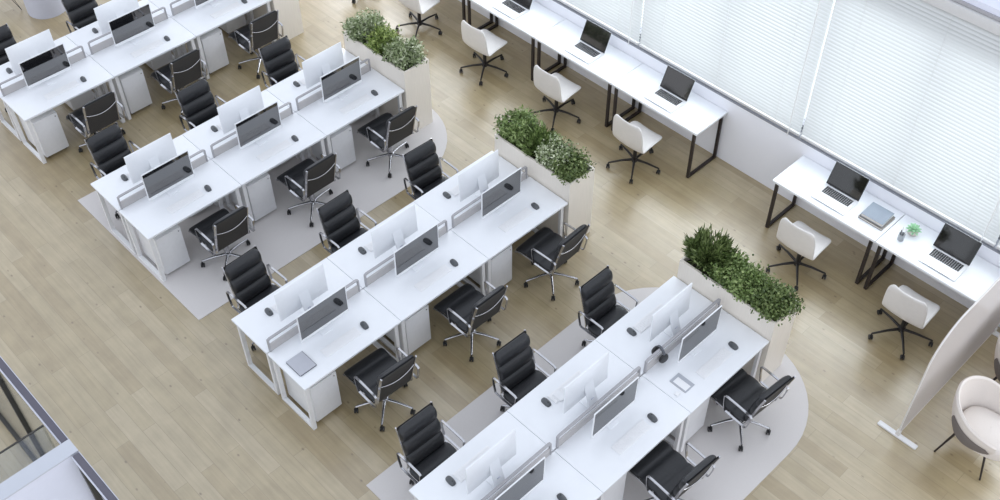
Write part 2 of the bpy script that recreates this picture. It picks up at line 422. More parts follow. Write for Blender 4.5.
def make_black_chair():
    """faces +y"""
    t = thing('office_chair')
    star_base(t, 'chrome', .30, math.radians(10), .092, .125)
    MB().lathe([(.026, .14), (.026, .28), (.016, .282), (.016, .405)], (0, 0, 0), 16).build('gas_column', 'chrome', t)
    MB().box(-.09, .09, -.11, .10, .385, .425, .01).build('tilt_mechanism', 'black_metal', t)
    hw = .228; hb = .203
    # centre line of seat and back in the y-z plane
    seat = [(.325, .420), (.308, .445), (.25, .462), (.15, .463), (.02, .455), (-.10, .447), (-.182, .450)]
    back = [(-.178, .446), (-.190, .50), (-.212, .60), (-.246, .74), (-.278, .86), (-.300, .938)]
    def resample(pl, n):
        P = [Vector((0, y, z)) for y, z in pl]; L = [0]
        for a, b in zip(P, P[1:]): L.append(L[-1]+(b-a).length)
        out = []
        for i in range(n+1):
            d = L[-1]*i/n; k = max(j for j in range(len(L)) if L[j] <= d+1e-9); k = min(k, len(P)-2)
            f = (d-L[k])/(L[k+1]-L[k]); p = P[k].lerp(P[k+1], f); tg = (P[k+1]-P[k]).normalized(); out.append((p, tg, i/n))
        return out
    def pad(pl, segs, th, bulge, n_per, flip, hw):
        """segmented pad: closed cross sections along the centre line"""
        n = segs*n_per; sm = resample(pl, n); rows = []
        for i, (p, tg, u) in enumerate(sm):
            nm = Vector((0, -tg.z, tg.y))*flip
            ph = (i % n_per)/n_per if i < n else 0.
            pf = math.sin(PI*ph)**.55 if ph else 0.
            endw = min(1, min(i, n-i)/2.5+.35)
            ring = []
            for j in range(20):
                a = 2*PI*j/20; cx_ = math.copysign(abs(math.cos(a))**.35, math.cos(a)); sy_ = math.copysign(abs(math.sin(a))**.6, math.sin(a))
                off = (th*.25+bulge*1.25*pf)*endw*sy_ if sy_ > 0 else th*.5*endw*sy_
                q = p+nm*off; ring.append((cx_*(hw+.010-.012*(1-pf))*(1-.10*(1-min(1, (n-i)/4.0))**2), q.y, q.z))
            rows.append(ring)
        mb = MB().grid(rows, wrap=True); mb.add(rows[0], [list(range(20))]); mb.add(rows[-1], [list(range(20))])
        return mb
    pad(seat, 3, .045, .012, 8, -1, hw).build('seat', 'leather', t)
    pad(back, 3, .036, .036, 12, -1, hb).build('backrest', 'leather', t)
    # dark mesh behind the pads
    sm = resample(back, 10); rows = []
    for p, tg, u in sm:
        nm = Vector((0, -tg.z, tg.y)); q = p+nm*.019; q2 = p+nm*.024
        rows.append([(-hb+.004, q.y, q.z), (hb-.004, q.y, q.z), (hb-.004, q2.y, q2.z), (-hb+.004, q2.y, q2.z)])
    bp_ = MB().grid(rows, wrap=True); bp_.add(rows[0], [[0, 1, 2, 3]]); bp_.add(rows[-1], [[0, 1, 2, 3]])
    bp_.build('back_panel', 'chair_mesh', t)
    path = [(y, z-.022) for y, z in seat]+[(y-.022, z) for y, z in back]
    for s_ in (-1, 1):
        MB().tube([(s_*((hw if i_ < len(seat) else hb)+.004), y, z) for i_, (y, z) in enumerate(path)], 0, section=(.012, .022)).build('side_rail', 'chrome', t)
        x = s_*(hw+.032)
        loop = [(x, -.235, .46), (x, -.262, .58), (x, -.268, .645), (x, -.25, .662), (x, -.10, .668), (x, .04, .668), (x, .06, .655), (x, .052, .56), (x, .035, .465), (x, .02, .452), (x, -.10, .448), (x, -.22, .448)]
        MB().tube(loop, 0, closed=True, section=(.022, .009)).build('armrest', 'chrome', t)
    # curved stretcher across the mesh back
    sp = []
    for i in range(13):
        u = -1+2*i/12
        yb, zb = -.255, .775
        sp.append((u*(hb+.006), yb-.022-.012*(1-u*u), zb-.055*(1-u*u)))
    MB().tube(sp, .007, 8).build('stretcher', 'chrome', t)
    MB().tube([(-hw-.005, -.16, .425), (0, -.15, .405), (hw+.005, -.16, .425)], .010, 8).build('seat_brace', 'chrome', t)
    return t

def make_white_chair():
    """faces +x"""
    t = thing('swivel_chair')
    star_base(t, 'black_metal', .325, 0, .085, .115, .013)
    MB().lathe([(.024, .12), (.024, .27), (.015, .272), (.015, .40)], (0, 0, 0), 14).build('gas_column', 'black_metal', t)
    MB().box(-.10, .10, -.09, .09, .372, .398, .008).build('seat_plate', 'black_metal', t)
    prof = [(.235, .402), (.226, .424), (.19, .436), (.08, .430), (-.05, .415), (-.14, .408), (-.190, .428), (-.212, .49), (-.220, .58), (-.230, .70), (-.240, .80), (-.243, .835)]
    P = [Vector((x, 0, z)) for x, z in prof]; n = len(P)
    def half(i):
        u = i/(n-1)
        e = min(u, 1-u)
        base = .235 if u < .5 else .245-.015*(u-.5)/.5
        return base*(1-(1-min(1, (u+.001)/.20))**2.6*.5) if u < .5 else base*(1-(1-min(1, (1-u)/.22))**2.6*.30)
    NC = 16
    def surf(off):
        rows = []
        for i, p in enumerate(P):
            tg = (P[min(n-1, i+1)]-P[max(0, i-1)]).normalized(); nm = Vector((tg.z, 0, -tg.x))
            h = half(i); row = []
            for j in range(NC+1):
                v = -1+2*j/NC
                bend = .030*abs(v)**2.4
                u = i/(n-1)
                q = p-nm*(bend if u > .40 else bend*.5)*(-1) if u > .40 else p+Vector((0, 0, bend*.45))
                if u > .40: q = p+Vector((bend, 0, 0))
                q = q+nm*off
                row.append((q.x, v*h, q.z))
            rows.append(row)
        return rows
    a, b = surf(0), surf(.022)
    mb = MB().grid(a).grid(b)
    rim = [(0, j) for j in range(NC+1)]+[(i, NC) for i in range(1, n)]+[(n-1, j) for j in range(NC-1, -1, -1)]+[(i, 0) for i in range(n-2, 0, -1)]
    k = len(rim); mb.add([a[i][j] for i, j in rim]+[b[i][j] for i, j in rim], [[q, (q+1) % k, k+(q+1) % k, k+q] for q in range(k)], True)
    o = mb.build('seat_shell', 'shell', t)
    bm = bmesh.new(); bm.from_mesh(o.data); bmesh.ops.remove_doubles(bm, verts=bm.verts[:], dist=.0005); bmesh.ops.recalc_face_normals(bm, faces=bm.faces[:]); bm.to_mesh(o.data); bm.free()
    sd = o.modifiers.new('smooth', 'SUBSURF'); sd.levels = sd.render_levels = 1
    return t

def make_laptop():
    """user at -x, origin at the base centre on the table; 0.42 wide (y)"""
    t = thing('laptop')
    b = MB().box(-.150, .146, -.21, .21, .001, .016, .004).build('base', 'silver', t)
    MB().box(-.1512, -.1498, -.15, .15, .009, .0125).build('lid_notch', 'grey_dark', b)
    MB().box(-.135, -.030, -.065, .065, .016, .0166).build('touchpad', 'silver', b)
    MB().box(-.012, .112, -.172, .172, .016, .0166).build('keyboard_well', 'silver', b)
    k = MB()
    for r in range(6):
        x = .0925-r*.0205
        for c in range(14):
            y = -.1705+c*.0245
            k.box(x, x+.0172, y, y+.0210, .0164, .0185)
    k.build('keys', 'black_plastic', b)
    ang = math.radians(24)
    mt = Matrix.Translation((.142, 0, .016)) @ Matrix.Rotation(ang, 4, 'Y')
    l = MB().box(-.004, .004, -.21, .21, .002, .280, .003).xform(mt).build('lid', 'silver', t)
    MB().box(-.0056, -.0041, -.2095, .2095, .003, .2795).xform(mt).build('screen_bezel', 'black_plastic', l)
    MB().box(-.0066, -.0057, -.199, .199, .024, .270).xform(mt).build('screen', 'laptop_screen', l)
    MB().lathe([(.007, -.17), (.007, .17)], (.144, 0, .016), 10, 'y').build('hinge', 'grey_dark', t)
    return t

def make_window_desk():
    """x 0..0.60 (0 = user side), y 0..1.332"""
    L_ = 1.332
    t = thing('window_desk')
    MB().box(0, .585, .0035, L_-.0035, TOP-.030, TOP, .003).build('desktop', 'desk', t)
    for y in (.055, L_-.055):
        MB().tube([(.035, y, .018), (.035, y, TOP-.046), (.55, y, TOP-.046), (.55, y, .018)], 0, closed=True, section=(.036, .028)).build('leg_frame', 'brown_metal', t)
    MB().box(.54, .565, .09, L_-.09, TOP-.075, TOP-.032).build('cross_beam', 'brown_metal', t)
    return t

def make_planter():
    """x 0..0.40, y 0..1.17"""
    t = thing('planter_box')
    H_, wx, wy, th = 1.0, .395, 1.175, .022
    mb = MB()
    o = [(0, 0), (wx, 0), (wx, wy), (0, wy)]; i_ = [(th, th), (wx-th, th), (wx-th, wy-th), (th, wy-th)]
    vs = [(x, y, 0) for x, y in o]+[(x, y, H_) for x, y in o]+[(x, y, H_) for x, y in i_]+[(x, y, H_-.14) for x, y in i_]
    fs = [[0, 1, 2, 3]]
    for a in range(4):
        b = (a+1) % 4
        fs += [[a, b, 4+b, 4+a], [4+a, 4+b, 8+b, 8+a], [8+a, 8+b, 12+b, 12+a]]
    fs.append([12, 13, 14, 15]); mb.add(vs, fs); mb.build('box', 'planter', t)
    rows = [[(th+.002+(wx-2*th-.004)*i/8, th+.002+(wy-2*th-.004)*j/20, H_-.085+random.uniform(-.008, .008)) for i in range(9)] for j in range(21)]
    MB().grid(rows).build('soil', 'soil', t)
    return t

def foliage(rx, ry, rz, n, kind, seed):
    """leafy bush: many small folded leaves spread over an ellipsoid of sprigs, origin at the stem foot"""
    rng = random.Random(seed); vs = []; fs = []; tint = []
    sprigs = []
    ns = 46
    for s_ in range(ns):
        z = rng.uniform(-.25, 1); a = rng.uniform(0, 2*PI); r = math.sqrt(max(0, 1-max(z, 0)**2))
        k = rng.uniform(.70, 1.06)
        sprigs.append((Vector((rx*1.08*r*math.cos(a)*k, ry*1.1*r*math.sin(a)*k, rz*(.55+.52*z*k))), rng.uniform(-.22, .22)))
    per = n//ns
    for c, tt in sprigs:
        root = Vector((c.x*.25, c.y*.25, .02)); ax = (c-root)
        for q in range(per):
            f = rng.random()**.55
            p = root+ax*f*1.05
            spread = .055 if kind != 'blade' else .03
            p += Vector([max(-1.6, min(1.6, rng.gauss(0, 1)))*spread*.75 for _ in range(3)])
            p.z = max(p.z, .004)
            if p.z < .085: p.x = max(-.15, min(.15, p.x)); p.y = max(-.13, min(.13, p.y))
            d = Vector((rng.gauss(0, 1), rng.gauss(0, 1), rng.gauss(.35, .8)))
            if kind == 'blade': d = ax.normalized()*1.5+d*.55
            d.normalize()
            L_ = {'round': rng.uniform(.022, .040), 'long': rng.uniform(.034, .062), 'blade': rng.uniform(.06, .105)}[kind]
            wd = L_*{'round': .38, 'long': .20, 'blade': .085}[kind]
            sd = d.cross(Vector((rng.gauss(0, 1), rng.gauss(0, 1), rng.gauss(0, 1))))
            if sd.length < 1e-4: continue
            sd.normalize(); nm = d.cross(sd)
            o = len(vs)
            vs += [p, p+d*L_*.5+sd*wd+nm*wd*.35, p+d*L_, p+d*L_*.5-sd*wd+nm*wd*.35]
            fs += [[o, o+1, o+2], [o, o+2, o+3]]
            tv = min(1, max(0, .5+tt+rng.gauss(0, .22))); tint += [tv, tv]
    # keep the bush above its planter's rim line
    return vs, fs, tint, sprigs

def make_shrub(rx, ry, rz, n, kind, mt, seed, label, loc, group='shrubs growing in the planter boxes'):
    t = thing('planter_shrub', label, 'plant', loc, 0, group)
    vs, fs, tint, sprigs = foliage(rx, ry, rz, n, kind, seed)
    me = bpy.data.meshes.new('foliage'); me.from_pydata([tuple(v) for v in vs], [], fs)
    at = me.attributes.new('tint', 'FLOAT', 'FACE'); at.data.foreach_set('value', tint)
    me.materials.append(M[mt]); o = bpy.data.objects.new('foliage', me); COL.objects.link(o); o.parent = t
    s_ = MB()
    for c, _ in sprigs[::2]:
        s_.tube([(c.x*.12, c.y*.12, .0), (c.x*.45, c.y*.45, c.z*.55), (c.x*.92, c.y*.92, c.z*.95)], .004, 5, rads=[.005, .0035, .002])
    s_.build('stems', 'stem', t)
    return t

# ------------------------------------------------------------------ the setting
WX = 8.967
MB().box(-3, 9.4, -3, 20, -.1, 0).build('floor', 'floor')
struct(bpy.data.objects['floor'])
SILL, LINT, HEAD = .905, 2.93, 3.30
WY0, WY1 = -2., 19.
wl = MB().box(WX, 9.35, WY0, WY1, 0, SILL-.005).build('wall_window', 'wall'); struct(wl)
struct(MB().box(9.05, 9.35, WY0, WY1, LINT, HEAD).build('wall_lintel', 'wall'))
struct(MB().box(WX-.003, 9.30, WY0, WY1, SILL-.004, SILL+.015, .002).build('trim_sill', 'frame_grey'))
struct(MB().box(9.02, 9.9, WY0, WY1, HEAD+.03, HEAD+.09).build('wall_coping', 'lav'))
struct(MB().box(9.0, 9.35, WY0, WY1, HEAD, HEAD+.03).build('painted_shadow_gap', 'divider_frame'))  # solid grey strip, its colour stands in for the shadow under the coping
BY = [-.35, 2.06, 4.47, 6.88, 9.29, 11.70]
names = ['blind running past the standing screen', 'blind beside the pair of books', 'blind between the two groups of window desks', 'blind behind the longer row of window desks', 'blind furthest along the longer row of window desks']
for i in range(5):
    y0, y1 = BY[i], BY[i+1]
    # window behind each blind: frame with mullions and glass
    wf = MB()
    for y in (y0+.0, y1-.06, (y0+y1)/2-.03): wf.box(9.14, 9.22, y, y+.06, SILL+.016, LINT)
    wf.box(9.14, 9.22, y0+.06, y1-.06, SILL+.016, SILL+.07).box(9.14, 9.22, y0+.06, y1-.06, LINT-.06, LINT-.001)
    wo = struct(wf.build('window_%d' % (i+1), 'frame_grey'))
    MB().box(9.175, 9.185, y0+.06, (y0+y1)/2-.03, SILL+.07, LINT-.06).build('window_pane', 'glass', wo)
    MB().box(9.175, 9.185, (y0+y1)/2+.03, y1-.06, SILL+.07, LINT-.06).build('window_pane', 'glass', wo)
    if not in_view([(WX, y0, 1), (WX, y1, 1), (WX, y0, 3), (WX, y1, 3)]): continue
    t = thing('window_blind', 'white venetian '+names[i], 'window blind', (8.995, (y0+y1)/2, SILL+.02), 0, 'venetian blinds along the window wall')
    hw_ = (y1-y0)/2-.012
    zt = HEAD-SILL-.02
    MB().box(-.028, .026, -hw_, hw_, zt-.115, zt-.005, .003).build('headrail', 'headrail', t)
    s_ = MB(); z = .085; pitch = .0445; a = math.radians(52)
    while z < zt-.125:
        rows = []
        for q in range(5):
            v = -1+q*.5; dx = v*.0255*math.cos(a); dz = -v*.0255*math.sin(a)*-1; bow = .004*(1-v*v)
            rows.append([(dx-bow*math.sin(a), -hw_, z+dz+bow*math.cos(a)), (dx-bow*math.sin(a), hw_, z+dz+bow*math.cos(a))])
        s_.grid(rows); z += pitch
    s_.build('slats', 'blind', t, recalc=False)
    MB().box(-.022, .022, -hw_, hw_, .012, .045, .006).build('bottom_rail', 'headrail', t)
    for fy in (-.72, 0, .72):
        MB().tube([(-.024, fy*hw_, .03), (-.024, fy*hw_, zt-.1)], .0016, 5).build('ladder_cord', 'headrail', t)
    wnd = MB().tube([(-.035, -hw_+.13, zt-.12), (-.038, -hw_+.13, -.04)], .006, 6).build('tilt_wand', 'pen', t)

# grey mats under two of the desk rows, rounded towards the window
def mat_outline(x0, x1, y0, y1, R):
    pts = [(x0, y0)]
    for k in range(13):
        a = -PI/2+PI/2*k/12; pts.append((x1-R+R*math.cos(a), y0+R+R*math.sin(a)))
    for k in range(13):
        a = PI/2*k/12; pts.append((x1-R+R*math.cos(a), y1-R+R*math.sin(a)))
    return pts+[(x0, y1)]
YS = {1: 11.185, 2: 8.452, 3: 5.705, 4: 3.003}
X0 = 2.882
for r, lab in ((2, 'light grey floor mat with a rounded end under the row behind the notebook row'), (4, 'light grey floor mat with a rounded end under the row with headphones')):
    yc = YS[r]+.595
    o = MB().prism(mat_outline(2.88, 7.06, yc-1.30, yc+1.30, 1.0), .0005, .006).build('floor_mat', 'mat_fabric')
    tag(o, lab, 'mat', 'grey mats under desk rows')

# ------------------------------------------------------------------ desk rows
ROW = {4: 'the row with headphones', 3: 'the row with a notebook', 2: 'the row behind the notebook row', 1: 'the backmost row'}
SLOT = {0: 'open end of', 1: 'middle of', 2: 'planter end of'}
JIT = {(3, 2): 3, (3, 0): -2, (4, 2): -4, (4, 1): -3}
CH = {(4, 2): (-.06, .055), (4, 1): (-.045, 0), (3, 0): (-.015, -.02)}
def box_pts(x0, x1, y0, y1, z0, z1): return [(x, y, z) for x in (x0, x1) for y in (y0, y1) for z in (z0, z1)]
for r in (4, 3, 2, 1):
    yf = YS[r]; yc = yf+DEPTH
    for k in range(3):
        x = X0+k*W; pos = SLOT[k]+' '+ROW[r]
        if in_view(box_pts(x, x+W, yf, yc, .6, TOP)):
            place(make_desk, (x, yf, 0), 0, 'white desk with a screen facing us, '+pos, 'desk', 'near desks of the rows')
        if in_view(box_pts(x, x+W, yc, yc+DEPTH, .6, TOP)):
            place(make_desk, (x+W, yc+DEPTH, 0), PI, 'white desk behind the divider, '+pos, 'desk', 'far desks of the rows')
        if in_view(box_pts(x, x+W, yc, yc, TOP, TOP+.18)):
            place(make_divider, (x, yc, 0), 0, 'low slotted grey divider, '+pos, 'divider', 'grey desk dividers')
        cx = x+.588
        if in_view(box_pts(cx-.29, cx+.29, yc-.19, yc-.19, TOP+.06, TOP+.45), 4):
            place(make_computer, (cx, yc-.185, TOP), 0, 'computer showing its black screen, '+pos, 'computer', 'computers with the screen in view')
        if in_view(box_pts(cx-.29, cx+.29, yc+.19, yc+.19, TOP+.06, TOP+.45), 4):
            place(make_computer, (cx+.02, yc+.185, TOP), PI, 'computer showing its white back, '+pos, 'computer', 'computers seen from the back')
        kx = x+.575
        if in_view([(kx, yf+.20, TOP)], 10):
            place(make_keyboard, (x+.605, yf+.208, TOP), 0, 'white keyboard below a visible screen, '+pos, 'keyboard', 'keyboards on the near desks')
        if in_view([(kx, yc+DEPTH-.2, TOP)], 10):
            place(make_keyboard, (x+W-.605, yc+DEPTH-.208, TOP), PI, 'white keyboard behind a white computer back, '+pos, 'keyboard', 'keyboards on the far desks')
        if in_view([(x+.90, yf+.21, TOP)], 4):
            place(make_mouse, (x+.90, yf+.21, TOP), math.radians(-8), 'dark mouse below a visible screen, '+pos, 'mouse', 'mice on the near desks')
        if in_view([(x+.325, yc+.41, TOP)], 4):
            place(make_mouse, (x+.325, yc+.41, TOP), PI+math.radians(-4), 'dark mouse on the far side, '+pos, 'mouse', 'mice on the far desks')
        if in_view(box_pts(x+.09, x+.40, yf+.06, yf+.06, .05, .6), 10):
            place(make_pedestal, (x+.25, yf+.065, 0), 0, 'white pedestal with its front in view, '+pos, 'pedestal', 'pedestals with the front in view')
        if in_view(box_pts(x+W-.40, x+W-.09, yc+DEPTH-.54, yc+DEPTH-.06, .05, .6), 4):
            place(make_pedestal, (x+W-.25, yc+DEPTH-.065, 0), PI, 'white drawer pedestal under the far desk, '+pos, 'pedestal', 'pedestals under the far desks')
        jn = math.radians(JIT.get((r, k), random.uniform(-2, 2)))
        ox, oy = CH.get((r, k), (0, 0)); cx, cy = x+.745+ox, yf-.205+oy
        if in_view(box_pts(cx-.25, cx+.25, cy-.3, cy+.1, .4, 1.0), 4):
            place(make_black_chair, (cx, cy, .0065 if r in (2, 4) else 0), jn, 'black padded office chair seen from behind, '+pos, 'chair', 'black chairs seen from behind')
        cx, cy = x+(.462 if r == 4 else .482), yf+(1.335 if r == 4 else 1.36)
        if in_view(box_pts(cx-.25, cx+.25, cy-.1, cy+.33, .4, 1.0), 4):
            place(make_black_chair, (cx, cy, .0065 if r in (2, 4) else 0), PI+math.radians(random.uniform(-2, 3)), 'black padded office chair facing us, '+pos, 'chair', 'black chairs facing the camera')
    if in_view(box_pts(6.49, 6.89, yf, yf+1.175, 0, 1)):
        place(make_planter, (6.492, yf-.005, 0), 0, 'tall pale wooden planter box at the end of '+ROW[r], 'planter', 'planter boxes')

# shrubs
PZ = .927
def shrub(r, dy, rx, ry, rz, n, kind, mt, seed, label):
    make_shrub(rx, ry, rz, n, kind, mt, seed, label, (6.69, YS[r]+dy, PZ))
shrub(2, .98, .21, .20, .30, 3680, 'long', 'leaf_silver', 1, 'silvery green shrub, tallest in the planter beside the white chairs furthest back')
shrub(2, .60, .16, .18, .22, 3200, 'long', 'leaf_lime', 2, 'bright green shrub between two silvery ones in the planter box')
shrub(2, .20, .20, .20, .24, 3680, 'long', 'leaf_silver', 3, 'silvery green shrub at the near corner, planter of the row behind the notebook row')
shrub(3, .98, .20, .19, .30, 3680, 'long', 'leaf_green', 4, 'tallest green shrub in the planter of the row with a notebook')
shrub(3, .68, .17, .17, .22, 2880, 'blade', 'leaf_green', 5, 'grassy green shrub in the planter of the row with a notebook')
shrub(3, .42, .18, .18, .23, 3680, 'round', 'leaf_silver', 6, 'whitish small-leaved shrub in the planter of the row with a notebook')
shrub(3, .17, .19, .185, .20, 4160, 'round', 'leaf_dark', 7, 'dark green shrub at the near corner, planter of the row with a notebook')
shrub(4, .98, .20, .20, .33, 3840, 'blade', 'leaf_dark', 8, 'tall dark spiky shrub in the planter of the row with headphones')
shrub(4, .69, .18, .18, .23, 3680, 'round', 'leaf_green', 9, 'fresh green shrub beside the spiky one, planter of the headphone row')
shrub(4, .43, .20, .19, .21, 4320, 'round', 'leaf_green', 10, 'bushy green shrub amid the planter of the headphone row')
shrub(4, .16, .21, .20, .22, 4640, 'round', 'leaf_dark', 11, 'dense dark green shrub overhanging the near corner, planter of the headphone row')

# ------------------------------------------------------------------ window desks, white chairs, laptops
WD = 1.332; XF = 8.377
wd = [(8.101, 'third window desk along from the gap'), (6.769, 'second window desk along from the gap'), (5.437, 'window desk beside the gap in the longer run'),
      (3.031, 'window desk with the stack of books'), (1.699, 'window desk with the succulent')]
WL = {8.101: 'furthest from the gap, longer window run', 6.769: 'second from the gap, longer window run', 5.437: 'beside the gap, longer window run', 3.031: 'by the stack of books', 1.699: 'by the standing screen'}
for y, lab in wd:
    place(make_window_desk, (XF, y, 0), 0, 'white '+lab+', on black loop legs', 'desk', 'desks under the window')
    place(make_white_chair, (8.11, y+WD-.672, 0), math.radians({8.101: 1, 6.769: .5, 5.437: -.5, 3.031: 0, 1.699: .5}[y]), 'white shell swivel chair on a black star base, '+WL[y], 'chair', 'white swivel chairs at the window')
    place(make_laptop, (8.602, y+WD-.668, TOP), 0, 'open silver laptop with a dark screen, '+WL[y], 'laptop', 'laptops on the window desks')
place(make_window_desk, (XF, 9.433, 0), 0, 'white window desk cut off by the upper picture edge, on black loop legs', 'desk', 'desks under the window')

place(make_white_chair, (8.11, 9.433+WD-.672, 0), math.radians(2), 'white shell swivel chair cut by the upper picture edge, at the window desks', 'chair', 'white swivel chairs at the window')
place(make_white_chair, (8.11, 10.765+WD-.672, 0), math.radians(-2), 'swivel chair of which only a black caster shows at the upper picture edge', 'chair', 'white swivel chairs at the window')

# ------------------------------------------------------------------ small things
def rbox(mb, c, sx, sy, z0, z1, ang, bev=.002):
    q = MB().box(-sx/2, sx/2, -sy/2, sy/2, z0, z1, bev).xform(Matrix.Translation((c[0], c[1], 0)) @ Matrix.Rotation(ang, 4, 'Z')); mb.add(q.v, q.f); return mb
def book(name, label, c, sx, sy, z0, h, ang, cover, group):
    t = thing(name, label, 'book', (c[0], c[1], z0), ang, group)
    MB().box(-sx/2, sx/2, -sy/2, sy/2, 0, .004, .001).box(-sx/2, sx/2, -sy/2, sy/2, h-.004, h, .001).box(-sx/2, sx/2, sy/2-.004, sy/2, .004, h-.004).build('cover', cover, t)
    MB().box(-sx/2+.004, sx/2-.004, -sy/2+.004, sy/2-.0045, .0041, h-.0041).build('pages', 'paper', t)
    return t
book('book', 'taupe book at the bottom of the stack on the window desk', (8.682, 3.215), .262, .292, TOP, .026, 0, 'book_tan', 'books stacked on the window desk')
book('book', 'blue-grey book lying on top of the stack on the window desk', (8.690, 3.220), .240, .262, TOP+.026, .040, .02, 'book_grey', 'books stacked on the window desk')
pc = thing('pen_cup', 'grey cylindrical pen cup beside the succulent', 'pen cup', (8.585, 2.862, TOP), 0)
MB().lathe([(.030, 0), (.033, .003), (.034, .088), (.031, .09), (.029, .085), (.028, .012), (.001, .011)], n=20).build('cup', 'cup', pc)
for i, (dx, dy, mt) in enumerate(((.012, .010, 'pen'), (-.012, .006, 'black_plastic'), (.004, -.014, 'pen'))):
    tag(MB().tube([(8.585+dx*.8, 2.862+dy*.8, TOP+.014), (8.585+dx*2.1, 2.862+dy*2.1, TOP+.15)], .0045, 8).lathe([(.0045, 0), (.001, .01)], (8.585+dx*2.1, 2.862+dy*2.1, TOP+.149), 8).build('pen', mt),
        ['white pen in the grey cup leaning to the window', 'black pen in the grey cup', 'white pen in the grey cup leaning away from the succulent'][i], 'pen', 'pens in the grey cup')
sp = thing('potted_succulent', 'mint green succulent in a pale round pot on the window desk', 'plant', (8.755, 2.822, TOP), 0)
MB().lathe([(.042, 0), (.052, .01), (.058, .055), (.058, .068), (.050, .066), (.046, .05), (.001, .05)], n=24).build('pot', 'terra', sp)
lf = MB(); rng = random.Random(3)
for ring, (n, el, L_) in enumerate(((9, 12, .085), (8, 32, .075), (6, 52, .06), (4, 74, .045))):
    for i in range(n):
        a = 2*PI*i/n+ring*.4; e = math.radians(el+rng.uniform(-5, 5)); d = Vector((math.cos(a)*math.cos(e), math.sin(a)*math.cos(e), math.sin(e)))
        b0 = Vector((0, 0, .055+ring*.006)); sd = Vector((-math.sin(a), math.cos(a), 0)); nm = d.cross(sd)
        rows = []
        for q in range(6):
            u = q/5; w_ = .019*(math.sin(PI*min(.97, .15+u*.85))**.8)+.0015
            p = b0+d*L_*u+nm*(-.008*u*u*4*.3)
            rows.append([tuple(p+sd*w_*math.cos(2*PI*j/8)+nm*w_*.35*math.sin(2*PI*j/8)) for j in range(8)])
        lf.grid(rows, wrap=True)
lf.build('leaves', 'succ', sp)

t = thing('notebook', 'grey closed notebook on the open end desk of its row', 'notebook', (3.045, 5.968, TOP), 0)
MB().box(-.095, .095, -.116, .116, 0, .018, .003).build('cover', 'notebook', t)
MB().box(-.098, -.0955, -.11, .11, .004, .014).box(-.09, .09, -.1185, -.1165, .004, .014).build('page_edge', 'grey_dark', t)
MB().box(.0955, .0985, -.116, .116, .0, .018, .001).build('spine', 'grey_dark', t)
t = thing('clipboard_folder', 'grey folder with white card on planter end desk of the headphone row', 'folder', (5.484, 3.277, TOP), 0)
MB().box(-.068, .068, -.098, .098, 0, .008, .002).build('cover', 'tablet_grey', t)
MB().box(-.070, -.0685, -.09, .09, 0, .007).build('spine', 'divider', t)
tag(MB().box(5.430, 5.506, 3.192, 3.345, TOP+.0085, TOP+.0125, .001).build('note_card', 'key_white'), 'small white card lying on the grey folder', 'card')
tag(MB().box(5.325, 5.372, 3.205, 3.243, TOP+.0003, TOP+.022, .004).build('earbud_case', 'key_white'), 'tiny white earbud case beside the grey folder', 'case')
t = thing('notepad', 'small white notepad beside the mouse, middle of the headphone row', 'notepad', (4.548, 3.978, TOP), 0)
MB().box(-.036, .036, -.052, .052, 0, .010, .001).build('pages', 'key_white', t)
MB().box(-.038, .038, -.054, .054, .0102, .012).build('cover', 'silver', t)

# headphones hung over the divider
yc4 = YS[4]+DEPTH
hp = thing('headphones', 'black and silver headphones hung over the grey divider', 'headphones', (5.535, yc4, TOP+.153), math.radians(-12))
arc = [(0, -.066*math.cos(PI*i/16), -.035+.082*math.sin(PI*i/16)) for i in range(17)]
MB().tube(arc, 0, section=(.022, .006)).build('headband', 'grey_dark', hp)
MB().tube([(0, p[1]*.93, p[2]-.006) for p in arc[3:14]], 0, section=(.026, .006)).build('headband_pad', 'black_plastic', hp)
for s_ in (-1, 1):
    c = MB().lathe([(.036, -.012), (.050, -.009), (.053, .004), (.046, .018), (.018, .022)], (0, 0, 0), 20, 'y')
    c.xform(Matrix.Translation((0, s_*.056, -.060)) @ Matrix.Diagonal((1, s_, 1.1, 1)))
    eo = c.build('ear_cup', 'black_plastic', hp)
    MB().tube([(.032, s_*.070, -.065), (.024, s_*.073, -.040), (0, s_*.072, -.026), (-.024, s_*.073, -.040), (-.032, s_*.070, -.065)], .004, 6).build('yoke', 'grey_dark', eo)

# ------------------------------------------------------------------ standing screen and armchairs by the window corner
ps = thing('standing_screen', 'sheer greige room screen with rounded corners beside the armchairs', 'room screen', (6.975, 1.68, 0), 0)
w_, h_, R_ = 1.93, 1.53, .42
out = [(0, .035), (w_, .035)]
for i in range(11):
    a = PI/2*i/10; out.append((w_-R_+R_*math.cos(a), h_-R_+R_*math.sin(a)))
for i in range(11):
    a = PI/2+PI/2*i/10; out.append((R_+R_*math.cos(a), h_-R_+R_*math.sin(a)))
pm = MB(); n = len(out)
pm.add([(x, -.006, z) for x, z in out]+[(x, .006, z) for x, z in out], [list(range(n)), list(range(n, 2*n))[::-1]]+[[i, (i+1) % n, n+(i+1) % n, n+i] for i in range(n)])
pm.build('panel', 'sheer', ps)
MB().tube([(x, 0, z) for x, z in out], .009, 6, closed=True).build('frame', 'shell', ps)
for x in (.01, w_-.06):
    MB().box(x-.028, x+.028, -.215, .215 if x < 1 else .012, 0, .028, .012).build('foot', 'white_metal', ps)
    MB().box(x-.018, x+.018, -.022, .022, .027, .085, .004).build('foot_bracket', 'shell', ps)

